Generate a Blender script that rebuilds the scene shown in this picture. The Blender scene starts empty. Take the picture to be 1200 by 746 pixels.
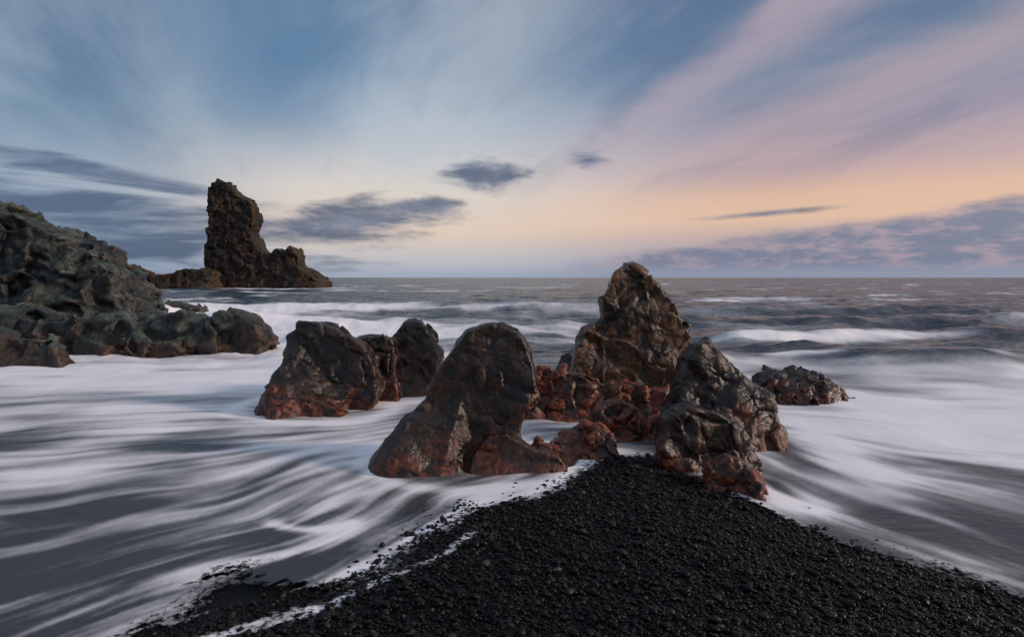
import bpy, bmesh, math, time
import numpy as np
T0=time.time()
rng=np.random.default_rng(7)
scene=bpy.context.scene
scene.view_settings.view_transform='Standard'
scene.view_settings.look='None'
scene.view_settings.exposure=0
TIM=[]
# ------------------------------------------------------------------ noise
PERM=rng.permutation(256).astype(np.int32); PERM=np.concatenate([PERM,PERM,PERM])
G3=rng.normal(size=(256,3)); G3/=np.linalg.norm(G3,axis=1)[:,None]; G3=G3.astype(np.float32)
def perlin3(P):
    P=P.astype(np.float32); I=np.floor(P).astype(np.int32); f=P-I; I&=255
    u=f*f*f*(f*(f*6-15)+10); out=0
    for dx in (0,1):
        hx=PERM[I[:,0]+dx]
        for dy in (0,1):
            hy=PERM[hx+((I[:,1]+dy)&255)]
            for dz in (0,1):
                g=G3[PERM[hy+((I[:,2]+dz)&255)]]
                d=g[:,0]*(f[:,0]-dx)+g[:,1]*(f[:,1]-dy)+g[:,2]*(f[:,2]-dz)
                w=(u[:,0] if dx else 1-u[:,0])*(u[:,1] if dy else 1-u[:,1])*(u[:,2] if dz else 1-u[:,2])
                out=out+w*d
    return out*1.5
RC=rng.random((256,3)).astype(np.float32)
def worley(P):
    P=P.astype(np.float32); I=np.floor(P).astype(np.int32); f=P-I
    n=len(P); F1=np.full(n,9.,np.float32); F2=np.full(n,9.,np.float32); ID=np.zeros(n,np.int32)
    V=np.zeros((n,3),np.float32)
    for dx in (-1,0,1):
        for dy in (-1,0,1):
            for dz in (-1,0,1):
                h=PERM[PERM[PERM[(I[:,0]+dx)&255]+((I[:,1]+dy)&255)]+((I[:,2]+dz)&255)]
                v=f-(RC[h]+np.array([dx,dy,dz],np.float32))
                d=np.sqrt(np.einsum('ij,ij->i',v,v))
                m=d<F1
                F2=np.where(m,F1,np.minimum(F2,d)); F1=np.where(m,d,F1); ID[m]=h[m]; V[m]=v[m]
    return F1,F2,ID,V
TN=512
def mktile():
    t=rng.random((TN,TN)).astype(np.float32)
    t=(t+np.roll(t,1,0)+np.roll(t,1,1)+np.roll(np.roll(t,1,0),1,1))/4
    t=(t-t.mean())/t.std(); return t
TILES=[mktile() for _ in range(4)]
def tile2(k,x,y):
    x=np.mod(x,TN);y=np.mod(y,TN); i=x.astype(np.int32);j=y.astype(np.int32); fx=x-i;fy=y-j
    fx=fx*fx*(3-2*fx);fy=fy*fy*(3-2*fy)
    i%=TN;j%=TN;i1=(i+1)%TN;j1=(j+1)%TN;t=TILES[k]
    return (t[i,j]*(1-fx)+t[i1,j]*fx)*(1-fy)+(t[i,j1]*(1-fx)+t[i1,j1]*fx)*fy
def fbm2(k,x,y,o=4):
    s=0;a=1;n=0
    for q in range(o):
        s=s+a*tile2((k+q)%4,x*2**q+17.3*q,y*2**q+5.1*q);n+=a*a;a*=.5
    return s/math.sqrt(n)
def sstep(a,b,x):
    t=np.clip((x-a)/(b-a),0,1);return t*t*(3-2*t)

# ------------------------------------------------------------------ mesh helpers
def make_mesh(name,V,quads,smooth=True,mat=None,loc=(0,0,0)):
    me=bpy.data.meshes.new(name)
    V=np.asarray(V,np.float32); quads=np.asarray(quads,np.int32); k=quads.shape[1]
    me.vertices.add(len(V)); me.vertices.foreach_set('co',V.ravel())
    me.loops.add(quads.size); me.loops.foreach_set('vertex_index',quads.ravel())
    me.polygons.add(len(quads))
    me.polygons.foreach_set('loop_start',np.arange(0,quads.size,k,dtype=np.int32))
    me.polygons.foreach_set('use_smooth',np.full(len(quads),smooth,bool))
    me.update(calc_edges=True)
    ob=bpy.data.objects.new(name,me); ob.location=loc
    bpy.context.collection.objects.link(ob)
    if mat: me.materials.append(mat)
    return ob
def surface_nets(F,org,h):
    nx,ny,nz=F.shape; S=F>0
    c=[(a,b,d) for a in(0,1) for b in(0,1) for d in(0,1)]
    def sl(A,o): return A[o[0]:nx-1+o[0],o[1]:ny-1+o[1],o[2]:nz-1+o[2]]
    cnt=sum(sl(S,o).astype(np.int8) for o in c)
    act=(cnt>0)&(cnt<8); idx=np.full(act.shape,-1,np.int64); I=np.argwhere(act); idx[act]=np.arange(len(I))
    acc=np.zeros((len(I),3)); n=np.zeros(len(I))
    for o in c:
        for ax in range(3):
            if o[ax]: continue
            p=list(o);p[ax]=1
            fa=F[I[:,0]+o[0],I[:,1]+o[1],I[:,2]+o[2]]; fb=F[I[:,0]+p[0],I[:,1]+p[1],I[:,2]+p[2]]
            m=(fa>0)!=(fb>0); t=np.where(m,fa/np.where(m,fa-fb,1),0)
            e=np.array(o,float)[None,:].repeat(len(I),0); e[:,ax]+=t
            acc+=e*m[:,None]; n+=m
    V=(I+acc/n[:,None])*h+np.array(org)
    Q=[]
    for ax in range(3):
        b=(ax+1)%3;d=(ax+2)%3
        A=np.moveaxis(S,[ax,b,d],[0,1,2]); J=np.moveaxis(idx,[ax,b,d],[0,1,2])
        ch=A[:-1,1:-1,1:-1]!=A[1:,1:-1,1:-1]; E=np.argwhere(ch); i=E[:,0];j=E[:,1]+1;k=E[:,2]+1
        q=np.stack([J[i,j-1,k-1],J[i,j,k-1],J[i,j,k],J[i,j-1,k]],1)
        f=~A[i,j,k]; q[f]=q[f][:,::-1]; Q.append(q)
    Q=np.concatenate(Q)
    # drop loose crumbs: connected components by label propagation
    lab=np.arange(len(V))
    for _ in range(400):
        old=lab.copy(); mn=lab[Q].min(1)
        for c_ in range(4): np.minimum.at(lab,Q[:,c_],mn)
        lab=lab[lab]; lab=lab[lab]
        if (lab==old).all(): break
    cn=np.bincount(lab,minlength=len(V)); big=cn[lab]>=.02*len(V)
    Q=Q[big[Q[:,0]]]; used=np.zeros(len(V),bool); used[Q.ravel()]=True; rm=np.cumsum(used)-1
    return V[used],rm[Q]
def poly_sdf(pts,X,Z):
    pts=np.asarray(pts,float); n=len(pts); d=np.full(X.shape,1e9); ins=np.zeros(X.shape,bool)
    for a in range(n):
        x1,z1=pts[a];x2,z2=pts[(a+1)%n]; ex,ez=x2-x1,z2-z1
        t=np.clip(((X-x1)*ex+(Z-z1)*ez)/(ex*ex+ez*ez+1e-9),0,1)
        d=np.minimum(d,np.hypot(X-x1-t*ex,Z-z1-t*ez))
        cond=((z1>Z)!=(z2>Z)); xi=x1+(Z-z1)*ex/np.where(abs(ez)<1e-9,1e-9,ez)
        ins^=cond&(X<xi)
    return np.where(ins,d,-d)

# rock = union of outline-shaped masses, chiselled by planes, roughened in 3D and meshed.
def rock(name,pieces,vox,feat,mat,seed=0,amp=1.0,facet=1.0,cuts=9,soft=.12,lump=1.0,fine=1.0,strata=0.0,crack=1.0):
    R_=np.random.default_rng(100+seed); PP=[]
    for o,s,X,Y,D,R,*r in pieces:
        PP.append((np.array(o,float)*s+np.array([X,0]),Y,D,R,X,(r[0] if r else 0.0)))
    m=feat*.22
    x0=min(p[0][:,0].min() for p in PP)-m; x1=max(p[0][:,0].max() for p in PP)+m
    z0=-.12*feat-.03; z1=max(p[0][:,1].max() for p in PP)+m
    y0=min(p[1]-p[2]*1.4 for p in PP)-m; y1=max(p[1]+p[2]*1.4 for p in PP)+m
    xs=np.arange(x0,x1,vox).astype(np.float32);ys=np.arange(y0,y1,vox).astype(np.float32);zs=np.arange(z0,z1,vox).astype(np.float32)
    F=np.full((len(xs),len(ys),len(zs)),-9.,np.float32)
    XX,ZZ=np.meshgrid(xs,zs,indexing='ij')
    for o,Y,D,R,X,sh in PP:
        s2=poly_sdf(o,XX,ZZ).astype(np.float32); H=max(o[:,1].max(),.1); HW=.5*(o[:,0].max()-o[:,0].min())
        Dz=D*(1.3-.6*np.clip(ZZ/H,0,1))
        q=np.clip(1-s2/R,0,None)
        yc=(Y+sh*(XX-X)+.15*D*ZZ/H)
        yy=(ys[None,:,None]-yc[:,None,:])/Dz[:,None,:]
        f=(1-np.sqrt(q[:,None,:]**2+yy**2))*min(R,D)
        J=np.argwhere(s2>.15*R)
        for c in range(cuts):
            side=-1 if c%3 else 1
            i,k_=J[R_.integers(0,len(J))]; xc=XX[i,k_]; zc=ZZ[i,k_]
            sx=R_.uniform(-1,1)*D/HW; sz=R_.uniform(.0,1.1)*D/H
            u=R_.uniform(.4,.75)
            lim=np.maximum(u*Dz-sx*(XX-xc)-sz*(ZZ-zc),.30*Dz)
            f=np.minimum(f,(lim[:,None,:]-side*(ys[None,:,None]-yc[:,None,:]))*.9)
        k=.05*feat
        hh=np.clip(.5+.5*(f-F)/k,0,1)
        F=(F*(1-hh)+f*hh+k*hh*(1-hh)).astype(np.float32)
    msk=np.abs(F)<.28*feat*amp; I=np.argwhere(msk)
    P=np.stack([xs[I[:,0]],ys[I[:,1]],zs[I[:,2]]],1).astype(np.float32)
    Pn=P/feat+seed*13.7
    w=np.stack([perlin3(Pn*2.1+3),perlin3(Pn*2.1+9),perlin3(Pn*2.1+31)],1)
    Pw=Pn+w*.12
    d=perlin3(Pw*1.5)*.11*lump
    F1,F2,ID,V=worley(Pw*1.9)
    e1=F2-F1
    d=d+facet*np.einsum('ij,ij->i',V,G3[ID])*.20*sstep(0,soft,e1)-.03*crack*(1-sstep(0,.10,e1))
    F1,F2,ID,V=worley(Pw*np.array([4.3,4.3,5.0],np.float32)+7)
    e2=F2-F1
    d=d+facet*np.einsum('ij,ij->i',V,G3[ID])*.07*sstep(0,soft*1.2,e2)+.035*lump*(.45-F1)
    r=np.abs(perlin3(Pw*3.1+5)); d=d-.035*crack*(1-sstep(0,.10,r))
    if strata:
        zt=(P[:,2]+.35*P[:,0]+.3*feat*w[:,0])/feat*3.2; fr=zt-np.floor(zt)
        d=d+strata*(np.abs(fr-.5)-.25)*.22
    d=d+(perlin3(Pw*9)*.020+perlin3(Pw*19)*.013)*fine+.01
    F[msk]+=(d*feat*amp).astype(np.float32)
    V,Q=surface_nets(F,(x0,y0,z0),vox)
    loc=np.array([(x0+x1)/2,(y0+y1)/2,0])
    ob=make_mesh(name,V-loc,Q,True,mat,tuple(loc)); TIM.append((name,F.size,len(V),round(time.time()-T0,1)))
    return ob

# ------------------------------------------------------------------ node helper
class NT:
    def __init__(s,nt): s.nt=nt; nt.nodes.clear()
    def n(s,t,**kw):
        x=s.nt.nodes.new(t)
        for k,v in kw.items(): setattr(x,k,v)
        return x
    def L(s,a,b): s.nt.links.new(a,b)
    def put(s,inp,v):
        if isinstance(v,bpy.types.NodeSocket): s.L(v,inp)
        else: inp.default_value=v
    def m(s,op,a,b=0.0,c=None,clamp=False):
        x=s.n('ShaderNodeMath',operation=op,use_clamp=clamp); s.put(x.inputs[0],a); s.put(x.inputs[1],b)
        if c is not None: s.put(x.inputs[2],c)
        return x.outputs[0]
    def ss(s,v,a,b,t0=0.0,t1=1.0):
        x=s.n('ShaderNodeMapRange',interpolation_type='SMOOTHSTEP'); s.put(x.inputs[0],v)
        s.put(x.inputs[1],a);s.put(x.inputs[2],b);s.put(x.inputs[3],t0);s.put(x.inputs[4],t1); return x.outputs[0]
    def mix(s,f,a,b,mode='MIX'):
        x=s.n('ShaderNodeMix',data_type='RGBA',blend_type=mode); s.put(x.inputs[0],f); s.put(x.inputs[6],a); s.put(x.inputs[7],b); return x.outputs[2]
    def noise(s,vec,scale,detail=4,rough=.55,dist=0.0):
        x=s.n('ShaderNodeTexNoise'); s.L(vec,x.inputs['Vector']); x.inputs['Scale'].default_value=scale; x.inputs['Detail'].default_value=detail
        x.inputs['Roughness'].default_value=rough; x.inputs['Distortion'].default_value=dist
        return x.outputs[0]
    def comb(s,x,y,z):
        c=s.n('ShaderNodeCombineXYZ'); s.put(c.inputs[0],x);s.put(c.inputs[1],y);s.put(c.inputs[2],z); return c.outputs[0]
    def ramp(s,f,stops):
        x=s.n('ShaderNodeValToRGB'); s.L(f,x.inputs[0]); e=x.color_ramp.elements
        e[0].position=stops[0][0];e[0].color=stops[0][1]; e[1].position=stops[-1][0]; e[1].color=stops[-1][1]
        for p,c in stops[1:-1]:
            q=e.new(p);q.color=c
        return x.outputs[0]
def lin(r,g,b):
    f=lambda c:(c/255/12.92 if c<=10 else ((c/255+.055)/1.055)**2.4)
    return (f(r),f(g),f(b),1)

# ------------------------------------------------------------------ sky
world=bpy.data.worlds.new('World'); scene.world=world; world.use_nodes=True
try:
    world.cycles.sampling_method='MANUAL'; world.cycles.sample_map_resolution=512
except Exception: pass
W=NT(world.node_tree)
tc=W.n('ShaderNodeTexCoord'); sp=W.n('ShaderNodeSeparateXYZ'); W.L(tc.outputs['Generated'],sp.inputs[0])
dx,dy,dz=sp.outputs
az=W.m('MULTIPLY',W.m('ARCTAN2',dx,dy),57.2958); el=W.m('MULTIPLY',W.m('ARCSINE',dz),57.2958)
elf=W.m('DIVIDE',el,60.0,clamp=True)
rm=lambda l:[(e/60,lin(*c)) for e,c in l]
ZEN=(200,208,220)  # unseen overhead sky, brightened to add light on rocks and foam
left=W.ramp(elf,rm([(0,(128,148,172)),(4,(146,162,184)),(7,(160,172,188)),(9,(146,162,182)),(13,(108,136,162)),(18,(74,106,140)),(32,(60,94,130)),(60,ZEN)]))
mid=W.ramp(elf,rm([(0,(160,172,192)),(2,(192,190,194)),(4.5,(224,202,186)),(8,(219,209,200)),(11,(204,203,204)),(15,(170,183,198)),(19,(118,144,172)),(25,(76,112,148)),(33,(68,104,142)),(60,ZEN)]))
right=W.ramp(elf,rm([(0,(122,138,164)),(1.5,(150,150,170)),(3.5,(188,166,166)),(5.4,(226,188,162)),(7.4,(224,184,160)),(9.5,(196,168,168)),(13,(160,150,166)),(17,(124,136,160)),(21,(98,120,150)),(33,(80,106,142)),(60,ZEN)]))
cl=W.ss(dx,-.30,-.62); cr=W.ss(dx,-.12,.42)
base=W.mix(cr,W.mix(cl,mid,left),right)
zz=W.m('ADD',W.m('MAXIMUM',dz,0.0),.22)
p=W.m('DIVIDE',dx,zz); q=W.m('DIVIDE',dy,zz); a=math.radians(24)
s_=W.m('ADD',W.m('MULTIPLY',p,math.cos(a)),W.m('MULTIPLY',q,math.sin(a)))
t_=W.m('SUBTRACT',W.m('MULTIPLY',q,math.cos(a)),W.m('MULTIPLY',p,math.sin(a)))
n1=W.noise(W.comb(W.m('MULTIPLY',s_,1.4),W.m('MULTIPLY',t_,.9),0.7),1.0,4,.5,.9)
n2=W.noise(W.comb(W.m('MULTIPLY',s_,3.8),W.m('MULTIPLY',t_,1.0),3.3),1.0,5,.62,.5)
wisp=W.m('ADD',W.m('MULTIPLY',n1,.62),W.m('MULTIPLY',n2,.38))
hi=W.ss(el,5.0,16.0)
wispcol=W.mix(cr,lin(168,182,197),lin(188,172,180))
base=W.mix(W.m('MULTIPLY',W.m('MULTIPLY',W.ss(wisp,.46,.66),hi),.50),base,wispcol)
base=W.mix(W.m('MULTIPLY',W.m('MULTIPLY',W.ss(wisp,.5,.37),hi),.45),base,lin(76,104,138))
sw=W.m('ADD',s_,W.m('MULTIPLY',W.m('SUBTRACT',n1,.5),.6))
def streak(s0,w,col,k,base):
    d=W.m('ABSOLUTE',W.m('SUBTRACT',sw,s0))
    return W.mix(W.m('MULTIPLY',W.m('MULTIPLY',W.ss(d,w,0),k),W.ss(el,8,17)),base,col)
base=streak(.12,.30,lin(74,116,154),.65,base)
base=streak(.60,.30,lin(196,200,206),.42,base)
base=streak(1.20,.18,lin(200,176,182),.42,base)
base=streak(1.65,.22,lin(210,178,172),.36,base)
# low clouds
nb=W.noise(W.comb(W.m('MULTIPLY',az,.16),W.m('MULTIPLY',el,.55),1.0),1.0,5,.6,.3)
ns=W.noise(W.comb(W.m('MULTIPLY',az,.09),W.m('MULTIPLY',el,.65),5.0),1.0,5,.6,.5)
def blob(a0,e0,sa,se,tilt=0.0,k=2.2,soft=.55,nn=nb):
    da=W.m('SUBTRACT',az,a0); de=W.m('SUBTRACT',W.m('SUBTRACT',el,e0),W.m('MULTIPLY',da,tilt))
    d=W.m('SQRT',W.m('ADD',W.m('POWER',W.m('ABSOLUTE',W.m('DIVIDE',da,sa)),2.0),W.m('POWER',W.m('ABSOLUTE',W.m('DIVIDE',de,se)),2.0)))
    d=W.m('ADD',d,W.m('MULTIPLY',W.m('SUBTRACT',nn,.5),k))
    return W.ss(d,1.0+soft*.5,1.0-soft)
line=W.m('ADD',W.m('MULTIPLY',W.m('SUBTRACT',az,8.5),.120),2.1)
under=W.m('ADD',W.m('SUBTRACT',line,el),W.m('MULTIPLY',W.m('SUBTRACT',nb,.5),2.0))
bank=W.m('MULTIPLY',W.ss(under,-.4,.7),W.ss(az,2.0,16.0))
puff=W.noise(W.comb(W.m('MULTIPLY',az,.26),W.m('MULTIPLY',el,.8),8.0),1.0,5,.62,.2)
bankcol=W.mix(W.ss(puff,.42,.62),lin(112,122,148),lin(164,148,162))
bankcol=W.mix(W.ss(el,1.6,.2),bankcol,lin(136,142,166))
base=W.mix(W.m('MULTIPLY',bank,.92),base,bankcol)
ms=[blob(-2.8,10.0,4.1,1.7,-.06,2.6,.7),blob(-15.5,5.2,8.5,2.1,.10,2.8,.7),blob(-8.8,6.9,4.6,.95,0,2.0),blob(7.7,11.2,1.7,.6,0,3.0,1.0),blob(24,5.8,6,.30,.05,1.2,1.0),blob(-35,8.2,13,.8,-.13,2.4,.7,ns)]
mm=ms[0]
for b in ms[1:]: mm=W.m('MAXIMUM',mm,b)
dcol=W.mix(W.ss(nb,.35,.62),lin(72,86,114),lin(108,120,146))
base=W.mix(W.m('MULTIPLY',mm,.88),base,dcol)
lb=blob(-46,4.2,25,4.4,-.05,2.4,.6,ns)
base=W.mix(W.m('MULTIPLY',lb,.92),base,W.mix(W.ss(ns,.38,.66),lin(70,88,118),lin(106,124,150)))
base=W.mix(W.m('MULTIPLY',W.ss(el,1.4,.0),.35),base,lin(146,156,178))
sky=W.n('ShaderNodeTexSky',sky_type='NISHITA'); sky.sun_disc=False
SUN_EL=math.radians(19); SUN_AZ=math.radians(98)
sky.sun_elevation=SUN_EL; sky.sun_rotation=SUN_AZ
bg1=W.n('ShaderNodeBackground'); W.L(base,bg1.inputs[0]); bg1.inputs[1].default_value=.97
bg2=W.n('ShaderNodeBackground'); W.L(sky.outputs[0],bg2.inputs[0]); bg2.inputs[1].default_value=.006
ad=W.n('ShaderNodeAddShader'); W.L(bg1.outputs[0],ad.inputs[0]); W.L(bg2.outputs[0],ad.inputs[1])
wo=W.n('ShaderNodeOutputWorld'); W.L(ad.outputs[0],wo.inputs[0])

sun=bpy.data.lights.new('sun','SUN'); sun.energy=2.6; sun.angle=math.radians(8); sun.color=(1,.80,.66)
so=bpy.data.objects.new('sun',sun); bpy.context.collection.objects.link(so)
from mathutils import Vector
dv=Vector((math.sin(SUN_AZ)*math.cos(SUN_EL),math.cos(SUN_AZ)*math.cos(SUN_EL),math.sin(SUN_EL)))
so.rotation_euler=dv.to_track_quat('Z','Y').to_euler(); so.location=(20,0,20)

# ------------------------------------------------------------------ materials
def rock_mat(name,dark,brown,moss,red,redtop,s=1.0,rough=(.28,.6),redamt=.8,mossamt=.5,bump=.5,mossup=.14):
    m=bpy.data.materials.new(name); m.use_nodes=True; N=NT(m.node_tree)
    g=N.n('ShaderNodeNewGeometry'); pos=g.outputs['Position']; sp=N.n('ShaderNodeSeparateXYZ'); N.L(pos,sp.inputs[0])
    nsp=N.n('ShaderNodeSeparateXYZ'); N.L(g.outputs['Normal'],nsp.inputs[0])
    a=N.noise(pos,1.6/s,4,.6,.4); b=N.noise(pos,6/s,4,.65,.2); c=N.noise(pos,34/s,4,.7)
    mixf=N.m('ADD',N.m('MULTIPLY',a,.5),N.m('MULTIPLY',b,.5))
    col=N.mix(N.ss(mixf,.42,.58),dark,brown)
    col=N.mix(N.m('MULTIPLY',N.ss(N.m('ADD',N.m('MULTIPLY',a,.6),N.m('MULTIPLY',nsp.outputs[2],mossup)),.33,.5),mossamt),col,moss)
    zr=N.m('ADD',sp.outputs[2],N.m('MULTIPLY',N.m('SUBTRACT',a,.5),redtop*3.5))
    col=N.mix(N.m('MULTIPLY',N.m('MULTIPLY',N.ss(zr,redtop*1.15,redtop*.2),N.ss(b,.36,.56)),redamt),col,red)
    pt=N.ss(g.outputs['Pointiness'],.44,.56)  # AO-like shade painted into the colour: creases darkened, raised edges brightened
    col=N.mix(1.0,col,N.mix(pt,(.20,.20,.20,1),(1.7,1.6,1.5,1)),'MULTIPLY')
    col=N.mix(1.0,col,N.mix(N.ss(c,.35,.65),(.5,.5,.5,1),(1.55,1.45,1.35,1)),'MULTIPLY')
    bs=N.n('ShaderNodeBsdfPrincipled'); N.L(col,bs.inputs['Base Color'])
    rr=N.ss(b,.38,.62,rough[0],rough[1]); N.L(rr,bs.inputs['Roughness'])
    bs.inputs['Specular IOR Level'].default_value=.42
    h=N.m('ADD',N.m('MULTIPLY',b,.9),N.m('MULTIPLY',c,.34))
    bp=N.n('ShaderNodeBump'); bp.inputs['Strength'].default_value=bump; bp.inputs['Distance'].default_value=.05*s; N.L(h,bp.inputs['Height'])
    N.L(bp.outputs[0],bs.inputs['Normal'])
    o=N.n('ShaderNodeOutputMaterial'); N.L(bs.outputs[0],o.inputs[0]); return m
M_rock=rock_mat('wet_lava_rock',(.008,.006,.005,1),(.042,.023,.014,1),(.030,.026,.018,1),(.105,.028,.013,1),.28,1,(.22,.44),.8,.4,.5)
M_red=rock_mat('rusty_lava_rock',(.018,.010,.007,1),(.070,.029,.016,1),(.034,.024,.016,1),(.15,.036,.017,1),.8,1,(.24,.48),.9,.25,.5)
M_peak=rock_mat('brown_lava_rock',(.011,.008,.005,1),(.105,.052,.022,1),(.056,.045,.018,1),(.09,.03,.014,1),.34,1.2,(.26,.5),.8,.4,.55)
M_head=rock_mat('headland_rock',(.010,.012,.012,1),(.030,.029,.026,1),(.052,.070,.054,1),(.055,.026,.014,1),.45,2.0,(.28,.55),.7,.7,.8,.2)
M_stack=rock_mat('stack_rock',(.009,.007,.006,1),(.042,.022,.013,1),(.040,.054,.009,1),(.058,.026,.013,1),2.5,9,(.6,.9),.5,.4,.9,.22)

# ------------------------------------------------------------------ rocks
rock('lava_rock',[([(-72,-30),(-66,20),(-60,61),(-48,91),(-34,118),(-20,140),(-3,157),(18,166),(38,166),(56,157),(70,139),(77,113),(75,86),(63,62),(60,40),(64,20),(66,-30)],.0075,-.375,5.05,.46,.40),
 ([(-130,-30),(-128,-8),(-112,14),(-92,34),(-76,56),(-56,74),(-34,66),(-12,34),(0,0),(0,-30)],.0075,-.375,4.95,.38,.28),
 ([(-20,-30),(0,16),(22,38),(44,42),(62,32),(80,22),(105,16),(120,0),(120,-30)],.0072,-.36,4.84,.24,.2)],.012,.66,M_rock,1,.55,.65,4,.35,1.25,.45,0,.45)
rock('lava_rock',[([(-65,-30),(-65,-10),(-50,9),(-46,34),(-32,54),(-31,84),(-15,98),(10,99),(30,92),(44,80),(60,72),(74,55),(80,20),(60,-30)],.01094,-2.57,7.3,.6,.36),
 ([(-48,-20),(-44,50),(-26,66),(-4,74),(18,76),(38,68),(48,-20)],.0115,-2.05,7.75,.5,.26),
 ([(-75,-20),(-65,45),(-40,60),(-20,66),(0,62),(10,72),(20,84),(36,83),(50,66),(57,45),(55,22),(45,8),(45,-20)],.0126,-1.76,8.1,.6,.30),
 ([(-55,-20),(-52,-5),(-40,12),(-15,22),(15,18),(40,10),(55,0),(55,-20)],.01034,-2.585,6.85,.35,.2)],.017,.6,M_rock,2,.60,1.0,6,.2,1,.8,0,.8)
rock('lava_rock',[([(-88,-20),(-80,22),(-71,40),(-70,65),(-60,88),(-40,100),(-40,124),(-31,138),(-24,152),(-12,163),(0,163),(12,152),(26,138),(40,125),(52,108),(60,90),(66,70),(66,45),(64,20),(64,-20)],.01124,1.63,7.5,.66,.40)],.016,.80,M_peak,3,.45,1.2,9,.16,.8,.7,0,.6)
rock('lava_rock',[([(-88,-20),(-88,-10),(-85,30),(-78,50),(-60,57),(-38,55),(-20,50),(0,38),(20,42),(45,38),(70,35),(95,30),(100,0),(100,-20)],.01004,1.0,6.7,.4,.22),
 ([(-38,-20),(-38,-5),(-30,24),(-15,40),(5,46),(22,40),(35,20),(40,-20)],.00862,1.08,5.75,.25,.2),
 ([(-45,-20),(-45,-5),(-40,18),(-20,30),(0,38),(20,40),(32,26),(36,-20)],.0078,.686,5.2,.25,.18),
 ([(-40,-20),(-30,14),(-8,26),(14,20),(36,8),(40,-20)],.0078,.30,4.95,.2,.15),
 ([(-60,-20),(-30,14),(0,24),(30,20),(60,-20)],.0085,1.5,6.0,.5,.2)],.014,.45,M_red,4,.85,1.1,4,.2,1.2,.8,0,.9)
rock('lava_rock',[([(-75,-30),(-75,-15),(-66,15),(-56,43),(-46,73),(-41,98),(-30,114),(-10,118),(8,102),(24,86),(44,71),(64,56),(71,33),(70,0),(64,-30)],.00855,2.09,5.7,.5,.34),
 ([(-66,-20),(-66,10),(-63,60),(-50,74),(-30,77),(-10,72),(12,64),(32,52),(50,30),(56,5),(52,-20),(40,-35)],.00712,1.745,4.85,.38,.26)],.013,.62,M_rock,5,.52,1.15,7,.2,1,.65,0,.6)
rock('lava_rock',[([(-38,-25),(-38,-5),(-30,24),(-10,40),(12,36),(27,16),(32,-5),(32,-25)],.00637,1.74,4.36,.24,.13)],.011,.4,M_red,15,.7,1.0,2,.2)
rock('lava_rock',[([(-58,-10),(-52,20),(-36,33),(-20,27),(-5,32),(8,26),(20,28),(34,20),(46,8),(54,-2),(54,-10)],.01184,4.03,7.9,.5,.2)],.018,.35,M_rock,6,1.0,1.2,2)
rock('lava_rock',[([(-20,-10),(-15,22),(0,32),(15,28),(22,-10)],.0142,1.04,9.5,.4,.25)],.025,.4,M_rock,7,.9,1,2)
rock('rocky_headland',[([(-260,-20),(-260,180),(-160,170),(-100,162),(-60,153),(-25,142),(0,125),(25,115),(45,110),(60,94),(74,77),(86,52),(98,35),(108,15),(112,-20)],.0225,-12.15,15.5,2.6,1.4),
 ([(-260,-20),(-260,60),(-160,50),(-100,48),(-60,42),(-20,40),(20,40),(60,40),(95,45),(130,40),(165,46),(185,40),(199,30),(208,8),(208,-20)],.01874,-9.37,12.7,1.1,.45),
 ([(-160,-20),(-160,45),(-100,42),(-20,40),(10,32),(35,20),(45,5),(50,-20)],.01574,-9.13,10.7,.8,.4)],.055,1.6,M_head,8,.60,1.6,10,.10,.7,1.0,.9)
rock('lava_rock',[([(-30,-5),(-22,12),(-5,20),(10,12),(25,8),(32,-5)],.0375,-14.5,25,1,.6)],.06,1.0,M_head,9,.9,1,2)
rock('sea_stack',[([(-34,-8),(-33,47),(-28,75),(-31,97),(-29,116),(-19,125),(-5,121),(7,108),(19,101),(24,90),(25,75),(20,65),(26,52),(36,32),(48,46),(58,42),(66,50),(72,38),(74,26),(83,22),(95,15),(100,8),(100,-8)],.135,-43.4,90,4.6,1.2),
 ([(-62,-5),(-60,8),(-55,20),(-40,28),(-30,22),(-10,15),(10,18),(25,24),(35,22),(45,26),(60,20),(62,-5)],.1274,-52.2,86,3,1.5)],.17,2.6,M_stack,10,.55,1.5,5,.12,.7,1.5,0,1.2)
# ------------------------------------------------------------------ beach
SH=np.array([(-60,-14),(-12,-3.2),(-6,-.5),(-3.0,1.3),(-1.60,2.43),(-.93,2.8),(-.52,3.45),(-.2,3.95),(.39,4.4),(.9,5.2),(1.35,5.2),(1.65,4.1),(1.98,3.45),(2.45,2.8),(3.5,1.6),(6,-.5),(12,-3.2),(60,-14)])
def shore_sd(X,Y):
    d=np.full(X.shape,1e9)
    for (x1,y1),(x2,y2) in zip(SH[:-1],SH[1:]):
        ex,ey=x2-x1,y2-y1; t=np.clip(((X-x1)*ex+(Y-y1)*ey)/(ex*ex+ey*ey),0,1)
        d=np.minimum(d,np.hypot(X-x1-t*ex,Y-y1-t*ey))
    ys=np.interp(X,SH[:,0],SH[:,1]); return np.where(Y<ys,d,-d)
def beach_z(X,Y,sd=None):
    if sd is None: sd=shore_sd(X,Y)
    z=np.where(sd>0,.17*(1-np.exp(-sd/1.1)),np.maximum(np.where(sd>-.5,.06*sd,-.03+.2*(sd+.5)),-4))
    near=np.exp(-(np.hypot(X,Y)/12)**2)
    return z+near*(.016*fbm2(0,X*1.6,Y*1.6,3)+.005*fbm2(2,X*9,Y*9,2))
def nonuni(lo,hi,step,far,g=1.18):
    c=list(np.arange(lo,hi,step)); s=step; v=c[-1]
    while v<far: s*=g; v+=s; c.append(v)
    s=step; v=lo; pre=[]
    while v>-far: s*=g; v-=s; pre.append(v)
    return np.array(pre[::-1]+c)
bx=nonuni(-4,4.5,.03,400); by=nonuni(1.0,5.8,.03,400)
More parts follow.
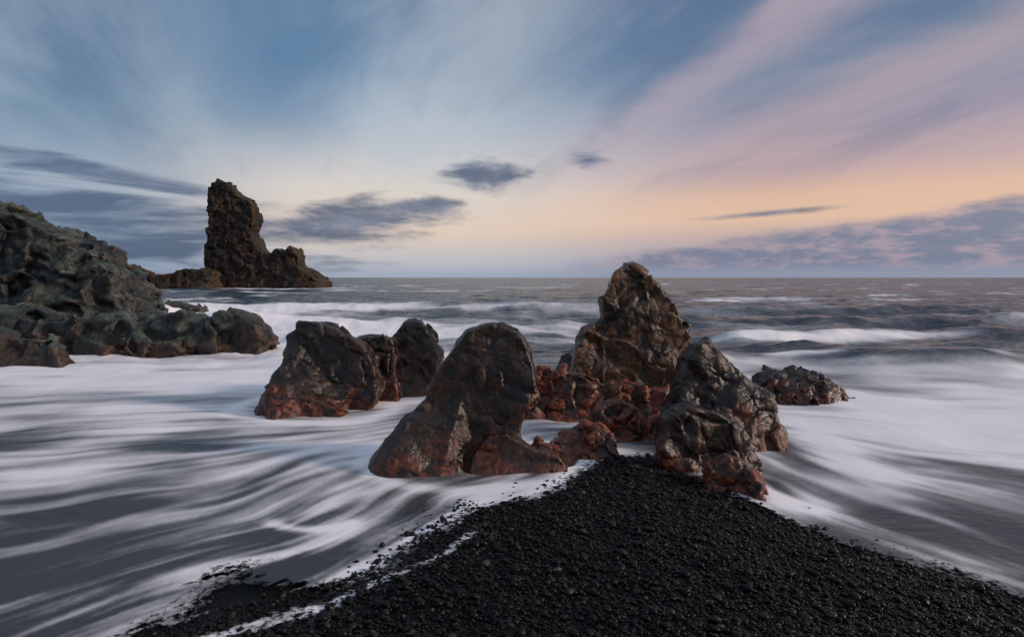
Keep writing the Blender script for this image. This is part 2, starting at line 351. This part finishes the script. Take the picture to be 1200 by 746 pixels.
BX,BY=np.meshgrid(bx,by,indexing='xy'); sdB=shore_sd(BX,BY); BZ=beach_z(BX,BY,sdB)
def grid_faces(nr,nc):
    i=np.arange((nr-1)*nc).reshape(nr-1,nc)[:,:-1].ravel(); return np.stack([i,i+1,i+nc+1,i+nc],1)
mb=bpy.data.materials.new('black_gravel'); mb.use_nodes=True; N=NT(mb.node_tree)
g=N.n('ShaderNodeNewGeometry'); pos=g.outputs['Position']
v=N.n('ShaderNodeTexVoronoi'); v.inputs['Scale'].default_value=95; N.L(pos,v.inputs['Vector'])
bs=N.n('ShaderNodeBsdfPrincipled'); N.L(N.mix(N.ss(v.outputs['Distance'],0,.6),(.012,.011,.011,1),(.002,.002,.002,1)),bs.inputs['Base Color']); bs.inputs['Roughness'].default_value=.42; bs.inputs['Specular IOR Level'].default_value=.25
bp=N.n('ShaderNodeBump'); bp.inputs['Strength'].default_value=1; bp.inputs['Distance'].default_value=.012; N.L(N.m('SUBTRACT',1.0,v.outputs['Distance']),bp.inputs['Height']); N.L(bp.outputs[0],bs.inputs['Normal'])
o=N.n('ShaderNodeOutputMaterial'); N.L(bs.outputs[0],o.inputs[0])
make_mesh('black_gravel_beach',np.stack([BX.ravel(),BY.ravel(),BZ.ravel()],1),grid_faces(*BX.shape),True,mb)

# pebbles
bm=bmesh.new(); bmesh.ops.create_icosphere(bm,subdivisions=2,radius=1)
pv=np.array([v.co[:] for v in bm.verts]); pf=np.array([[v.index for v in f.verts] for f in bm.faces]); bm.free()
n=118000
px=rng.uniform(-3.2,4.0,n); py=rng.uniform(1.6,5.3,n); sd=shore_sd(px,py)
keep=(sd>-.14+.09*rng.normal(size=n))&(np.abs(px)<.7+py*1.0); px=px[keep];py=py[keep];sd=sd[keep]; n=len(px)
r=np.clip(np.exp(rng.normal(math.log(.0062),.46,n)),.003,.022)
big=rng.random(n)<.0012; r[big]=rng.uniform(.018,.030,big.sum())
z=beach_z(px,py,sd)+r*rng.uniform(.0,1.2,n)
sc=np.stack([rng.uniform(.9,1.45,n),rng.uniform(.7,1.1,n),rng.uniform(.5,.85,n)],1)*r[:,None]
th=rng.uniform(0,6.283,n); ti=rng.normal(0,.45,n)
nv=len(pv); jit=rng.normal(0,.08,(32,nv,1)); shp=pv[None]*(1+jit); k=rng.integers(0,32,n)
P=shp[k]*sc[:,None,:]
c,s=np.cos(ti)[:,None],np.sin(ti)[:,None]; y_=P[...,1]*c-P[...,2]*s; z_=P[...,1]*s+P[...,2]*c
c,s=np.cos(th)[:,None],np.sin(th)[:,None]; X_=P[...,0]*c-y_*s; Y_=P[...,0]*s+y_*c
P=np.stack([X_+px[:,None],Y_+py[:,None],z_+z[:,None]],-1).reshape(-1,3)
Fp=(pf[None]+(np.arange(n)*nv)[:,None,None]).reshape(-1,3)
mp=bpy.data.materials.new('black_pebble'); mp.use_nodes=True; N=NT(mp.node_tree)
g=N.n('ShaderNodeNewGeometry')
col=N.ramp(g.outputs['Random Per Island'],[(0,(.003,.003,.003,1)),(.6,(.008,.007,.0065,1)),(.9,(.018,.015,.013,1)),(.98,(.036,.031,.028,1)),(1,(.08,.07,.06,1))])
bs=N.n('ShaderNodeBsdfPrincipled'); N.L(col,bs.inputs['Base Color']); bs.inputs['Roughness'].default_value=.40; bs.inputs['Specular IOR Level'].default_value=.17
o=N.n('ShaderNodeOutputMaterial'); N.L(bs.outputs[0],o.inputs[0])
make_mesh('beach_pebbles',P,Fp,True,mp)
TIM.append(('pebbles',n,round(time.time()-T0,1)))

# ------------------------------------------------------------------ sea
ang=np.radians(np.concatenate([np.linspace(-115,-47,40)[:-1],np.linspace(-47,47,820),np.linspace(47,115,40)[1:]]))
e=.75; rr=np.linspace((1/1.7)**e,(1/12000)**e,660)**(-1/e)
A,R=np.meshgrid(ang,rr); X=(R*np.sin(A)).ravel(); Y=(R*np.cos(A)).ravel(); Rf=R.ravel(); shp_=A.shape
sd=shore_sd(X,Y)
def flow(x,y):
    e=.25; s0=shore_sd(x,y); gx=shore_sd(x+e,y)-shore_sd(x-e,y); gy=shore_sd(x,y+e)-shore_sd(x,y-e)
    tx,ty=-gy,gx; m=np.hypot(tx,ty)+1e-6; tx/=m;ty/=m
    f=np.sign(tx+1e-6); tx*=f;ty*=f
    w=sstep(.6,4.2,-s0)
    return tx*(1-w)+1.0*w, ty*(1-w)+(.22*np.tanh(-x))*w
sub=Rf<60; xs=X[sub];ys=Y[sub]; rs=Rf[sub]
FX,FY=np.meshgrid(np.linspace(-8,8,321),np.linspace(0,12,241),indexing='ij'); GX,GY=np.meshgrid(np.linspace(-62,62,311),np.linspace(-22,62,211),indexing='ij')
def build(GX,GY):
    fx,fy=flow(GX,GY)
    psi=lambda x,y:.10*fbm2(1,x*1.3+3,y*1.3+8,3)+.24*fbm2(2,x*.35,y*.4,2)
    e=.05; a0=psi(GX,GY); cx=(psi(GX,GY+e)-a0)/e; cy=-(psi(GX+e,GY)-a0)/e
    fx=fx+cx*.6; fy=fy+cy*.6; m=np.hypot(fx,fy)+.15; return fx/m,fy/m
F1x,F1y=build(FX,FY); F0x,F0y=build(GX,GY)
def bil(T1,T2,x,y,x0,y0,hx,hy):
    i=np.clip((x-x0)/hx,0,T1.shape[0]-1.001);j=np.clip((y-y0)/hy,0,T1.shape[1]-1.001);a=i.astype(np.int32);b=j.astype(np.int32);u=i-a;v=j-b
    w00=(1-u)*(1-v);w10=u*(1-v);w01=(1-u)*v;w11=u*v
    return tuple(T[a,b]*w00+T[a+1,b]*w10+T[a,b+1]*w01+T[a+1,b+1]*w11 for T in (T1,T2))
inn=(np.abs(xs)<7.4)&(ys<11.4)&(ys>0.5)
def vel(x,y):
    vx=np.empty_like(x);vy=np.empty_like(x)
    vx[inn],vy[inn]=bil(F1x,F1y,x[inn],y[inn],-8,0,.05,.05)
    o=~inn; vx[o],vy[o]=bil(F0x,F0y,x[o],y[o],-62,-22,.4,.4)
    return vx,vy
acc=[0,0,0,0]
step=np.clip(.0065*rs,.016,.4); cells=[.022,.055,.16,.5]
for sgn in (1,-1):
    x=xs.copy();y=ys.copy(); ns_=20
    for i in range(ns_):
        w=.5+.5*math.cos(math.pi*i/ns_)
        for q in range(4): acc[q]=acc[q]+w*tile2(q,x/cells[q]+3.7*q,y/cells[q])
        vx,vy=vel(x,y); x+=sgn*vx*step; y+=sgn*vy*step
sig=[s/s.std() for s in acc]
w0=1-sstep(3.2,5,rs); w1=1-sstep(6,11,rs)
st=(.70*w0*sig[0]+.75*w1*sig[1]+.50*sig[2]+.38*sig[3])
st/=np.sqrt((.70*w0)**2+(.75*w1)**2+.25+.15)
streak_=np.zeros_like(X); streak_[sub]=st
def G(cx,cy,sx,sy,rot=0.0):
    c,s=math.cos(rot),math.sin(rot); u=(X-cx)*c+(Y-cy)*s; v=-(X-cx)*s+(Y-cy)*c
    return np.exp(-(u/sx)**2-(v/sy)**2)
wx=X+.35*fbm2(3,X*.7,Y*.7,3); wy=Y+.3*fbm2(1,X*.7+9,Y*.7,3)
def ridge(yc,amp,wf,wb,x0,x1,soft):
    d=Y-yc; pr=np.where(d<0,np.exp(-(d/wf)**2),np.exp(-(d/wb)**2)); return amp*pr*sstep(x0,x0+soft,X)*(1-sstep(x1-soft,x1,X))
y1c=10.8+.5*np.sin(X*.55)+.25*fbm2(0,X*.35,X*0,2)
lump=.8+.25*fbm2(3,X*.6,Y*.5,3)
r1=ridge(y1c,.36,.8,1.3,2.2,40,1.8)*lump
y2c=17.5+.8*np.sin(X*.3+1)+.4*fbm2(1,X*.25,X*0,2)
r2=ridge(y2c,.45,1.1,2.0,-15,3.5,4)*lump
y4c=14.8+.7*np.sin(X*.35+4)+.5*fbm2(3,X*.3,X*0+7,2)
r4=ridge(y4c,.30,.9,1.5,3,40,3)*lump
y5c=20.5+.9*np.sin(X*.25+1)+.7*fbm2(0,X*.22,X*0+5,2)
r5=ridge(y5c,.32,1.2,2,2,50,4)*lump
y3c=27+1.2*np.sin(X*.17+2)+.6*fbm2(2,X*.2,X*0+3,2)
r3=ridge(y3c,.45,1.6,3,-40,60,6)*(.4+.5*sstep(-.8,.8,fbm2(3,X*.08,Y*.02,2)))
offs=sstep(8,13,Y)
chop=offs*(.055*fbm2(0,X*1.1,Y*1.9,3)*(1-sstep(40,90,Rf))+.08*fbm2(1,X*.35,Y*.6,3)*sstep(12,25,Y)*(1-sstep(120,300,Rf)))
spl=G(-6.2,14.0,1.8,.7)*(.45+.25*fbm2(1,X*.8,Y*.8,3))+G(-12.5,22,2.5,1.2)*(.45+.35*fbm2(2,X*.8,Y*.8,4))
Z=r1+r2+r3+r4+r5+chop+spl+.014*fbm2(2,X*1.2,Y*1.2,3)*(1-offs)
# foam coverage
foam=.13+0*X
foam+=.36*(1-sstep(9.5,13,Y))*sstep(.5,-1.5,X)*sstep(1.5,7.0,Y+.0*X)**.6
foam+=.42*(1-sstep(8.8,10.4,Y))*sstep(2.3,3.2,X)*sstep(3.4,4.8,Y)
foam+=.30*(1-sstep(8,11,Y))*sstep(-1.2,0,X)*(1-sstep(2.6,3.2,X))
foam+=.50*G(-6.5,9.5,4.5,2.0)+.25*G(-4.7,6.6,2.2,.9,.15)+.48*G(-1.7,5.4,.7,.45,.5)+.35*G(-2.0,9.6,3,1.5)
foam+=.48*G(4.3,5.7,1.3,.7,-.2)+.60*G(3.15,5.5,.2,.8,-.12)+.6*G(2.1,4.05,.28,.22)+.40*G(5.5,7.2,2,.8)+.3*G(3.2,4.7,.5,.3,-.7)
foam-=.40*G(-3.15,5.45,.5,.15,.1)+.50*G(2.75,3.7,.6,.24,-.6)+.65*G(2.68,5.7,.15,.75,-.1)+.08*G(-2.6,3.3,.9,.7,.4)+.18*G(-3.4,4.5,1.2,.25,.3)+.30*G(4.2,4.6,.9,.3,-.5)+.35*G(-.95,4.6,.35,.2)+.18*G(-5.5,5.4,1.2,.4,.2)+.3*G(3.6,8.3,.8,.3)
foam-=.20*G(-1.35,3.6,.5,.35,.6)
ring=np.abs(np.hypot((X+1.35)/1.5,(Y-3.72))-.17+.02*fbm2(0,X*2,Y*2,2)); foam+=.6*np.exp(-(ring/.05)**2)*sstep(3.80,3.60,Y)
for (cx,cy,w,dd) in [(-.4,5.0,.85,.6),(-2.5,7.2,.95,.75),(-1.7,8.2,.9,.7),(4.03,7.9,.8,.6),(1.2,9.5,.5,.5)]:
    dr=np.hypot((X-cx)/w,(Y-cy)/dd)+.10*fbm2(1,X*1.2,Y*1.2,3); foam+=.35*np.exp(-((dr-1.05)/.16)**2)
foam+=.40*np.exp(-((sd+.10)/.05)**2)*sstep(1.8,2.8,Y)*(.6+.5*fbm2(2,X*1.5,Y*1.5,2))
foam+=.24*np.exp(-((sd+.45+.12*fbm2(0,X*.8,Y*.8,2))/.08)**2)
foam+=.18*np.exp(-((sd+.9+.18*fbm2(1,X*.7,Y*.7,2))/.09)**2)
foam+=.80*np.exp(-((Y-y1c+.75)/.55)**2)*sstep(2.2,4.2,X)*(.60+.40*fbm2(0,X*.8,Y*.5,3))
foam+=.60*np.exp(-((Y-y1c-.1)/.25)**2)*sstep(2.2,4.2,X)*sstep(-.6,1.0,fbm2(2,X*.9,Y*.7,3))
foam+=.80*np.exp(-((Y-y2c+.6)/1.5)**2)*sstep(-14,-9,X)*(1-sstep(1,4,X))*(.7+.30*fbm2(1,X*.3,Y*.3,3))
brk=sstep(-.2,1.2,fbm2(1,X*.25+3,Y*.25,3))
foam+=.75*np.exp(-((Y-y4c+.4)/.55)**2)*sstep(3,6,X)*brk+.75*np.exp(-((Y-y5c+.5)/.8)**2)*sstep(2,6,X)*sstep(-.2,1.2,fbm2(2,X*.2+3,Y*.2,3))
foam+=.45*(1-sstep(18,24,Y))*sstep(10,13,Y)*sstep(1,-2,X)*(.8+.3*fbm2(2,X*.4,Y*.4,3))
foam+=.60*np.exp(-((Y-y3c+.8)/1.6)**2)*(.45+.55*(1-sstep(-3,6,X)))*(.5+.5*fbm2(2,X*.15,Y*.2,3))
foam+=.45*G(-12,25,4,4)+.35*G(-38,84,16,4)+.9*np.minimum(spl,1)
rag=fbm2(3,X*.22+5,Y*.8,4)
foam+=.55*sstep(.4,1.8,rag)*sstep(10,14,Y)*(1-sstep(120,250,Y))
amp=.175*(1-.5*offs)
foam=foam+amp*streak_+.10*fbm2(0,wx*.8,wy*1.3,3)*(1-sstep(25,60,Rf))
foam=np.clip(foam,0,1)
bz=beach_z(X,Y,sd); film=bz+.008; lift=sstep(-.6,.0,sd)
Z=np.where(sd>-.6,np.maximum(Z*(1-lift)+.012*lift,np.where(sd<.45,film,-1)),Z)
Z=np.where(sd>=.5,bz-.15,Z)
lw=1-sstep(0,1.5,X)
edge=sd+(.08+.12*lw)*fbm2(1,X*1.3,Y*1.3,3)+.05*streak_
tongue=np.exp(-((sd-.16-.1*fbm2(0,X*1.5,Y*1.5,2))/.07)**2)*lw*sstep(2.0,2.5,Y)*(1-sstep(3.4,3.8,Y))
alpha=np.maximum(1-sstep(-.34,.08,edge),.50*tongue)
foam=np.clip(foam+.35*tongue+.22*np.exp(-((sd+.05)/.2)**2)*lw,0,1)
faces=grid_faces(*shp_)[:,::-1]; kk=(sd[faces]<.47).any(1); faces=faces[kk]
used=np.zeros(len(X),bool); used[faces.ravel()]=True; remap=np.cumsum(used)-1
mw=bpy.data.materials.new('sea_water'); mw.use_nodes=True; N=NT(mw.node_tree)
g=N.n('ShaderNodeNewGeometry'); pos=g.outputs['Position']; sp=N.n('ShaderNodeSeparateXYZ'); N.L(pos,sp.inputs[0])
at=N.n('ShaderNodeAttribute',attribute_name='foam'); al=N.n('ShaderNodeAttribute',attribute_name='cover')
ff=at.outputs['Fac']
dist=N.m('SQRT',N.m('ADD',N.m('POWER',sp.outputs[0],2.0),N.m('POWER',sp.outputs[1],2.0)))
lace=N.noise(pos,26,4,.65,.6)
f2=N.m('ADD',ff,N.m('MULTIPLY',N.m('SUBTRACT',lace,.5),N.ss(dist,10,3,0,.18)),clamp=True)
stv=N.n('ShaderNodeVectorMath',operation='MULTIPLY'); N.L(pos,stv.inputs[0]); stv.inputs[1].default_value=(1,2.2,1)
b3=N.noise(stv.outputs[0],.16,5,.62,.2)
fleck=N.m('MULTIPLY',N.ss(b3,.56,.70),N.ss(dist,20,50,0,.35))  # far whitecap flecks, also whitish glint streaks painted into the colour
fc=N.m('ADD',N.ss(f2,.08,.94),fleck,clamp=True)
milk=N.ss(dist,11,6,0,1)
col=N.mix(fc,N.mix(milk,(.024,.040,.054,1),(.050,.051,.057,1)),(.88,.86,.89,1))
bs=N.n('ShaderNodeBsdfPrincipled'); N.L(col,bs.inputs['Base Color']); N.L(N.m('ADD',N.ss(fc,0,.6,.2,.72),N.m('MULTIPLY',milk,.1)),bs.inputs['Roughness']); bs.inputs['IOR'].default_value=1.33
b1=N.noise(stv.outputs[0],2.6,3,.6,.3); b2=N.noise(stv.outputs[0],.7,3,.6,.3)
h=N.m('ADD',N.m('MULTIPLY',b1,N.ss(dist,4,14,.015,.10)),N.m('ADD',N.m('MULTIPLY',b2,N.ss(dist,8,16,0,.40)),N.m('MULTIPLY',b3,N.ss(dist,16,60,0,1.8))))
bp=N.n('ShaderNodeBump'); bp.inputs['Distance'].default_value=1.0; N.L(h,bp.inputs['Height']); N.L(N.ss(fc,0,.7,1.0,.15),bp.inputs['Strength']); N.L(bp.outputs[0],bs.inputs['Normal'])
tr=N.n('ShaderNodeBsdfTransparent')
lc=N.ss(N.m('ADD',al.outputs['Fac'],N.m('MULTIPLY',N.m('SUBTRACT',lace,.5),1.5)),.25,.65)
mx=N.n('ShaderNodeMixShader'); N.L(lc,mx.inputs[0]); N.L(tr.outputs[0],mx.inputs[1]); N.L(bs.outputs[0],mx.inputs[2])
o=N.n('ShaderNodeOutputMaterial'); N.L(mx.outputs[0],o.inputs[0])
sea=make_mesh('sea',np.stack([X,Y,Z],1)[used],remap[faces],True,mw)
for nm,dat in (('foam',foam),('cover',alpha)):
    a=sea.data.attributes.new(nm,'FLOAT','POINT'); a.data.foreach_set('value',dat[used].astype(np.float32))
if sea.data.polygons[0].normal.z<0: sea.data.flip_normals()

# ------------------------------------------------------------------ camera
cam=bpy.data.cameras.new('camera'); cam.lens=20; cam.sensor_width=36; cam.clip_start=.05; cam.clip_end=30000
co=bpy.data.objects.new('camera',cam); bpy.context.collection.objects.link(co)
co.location=(0,0,1.65); co.rotation_euler=(math.radians(90-4.12),0,0); scene.camera=co
print(TIM)
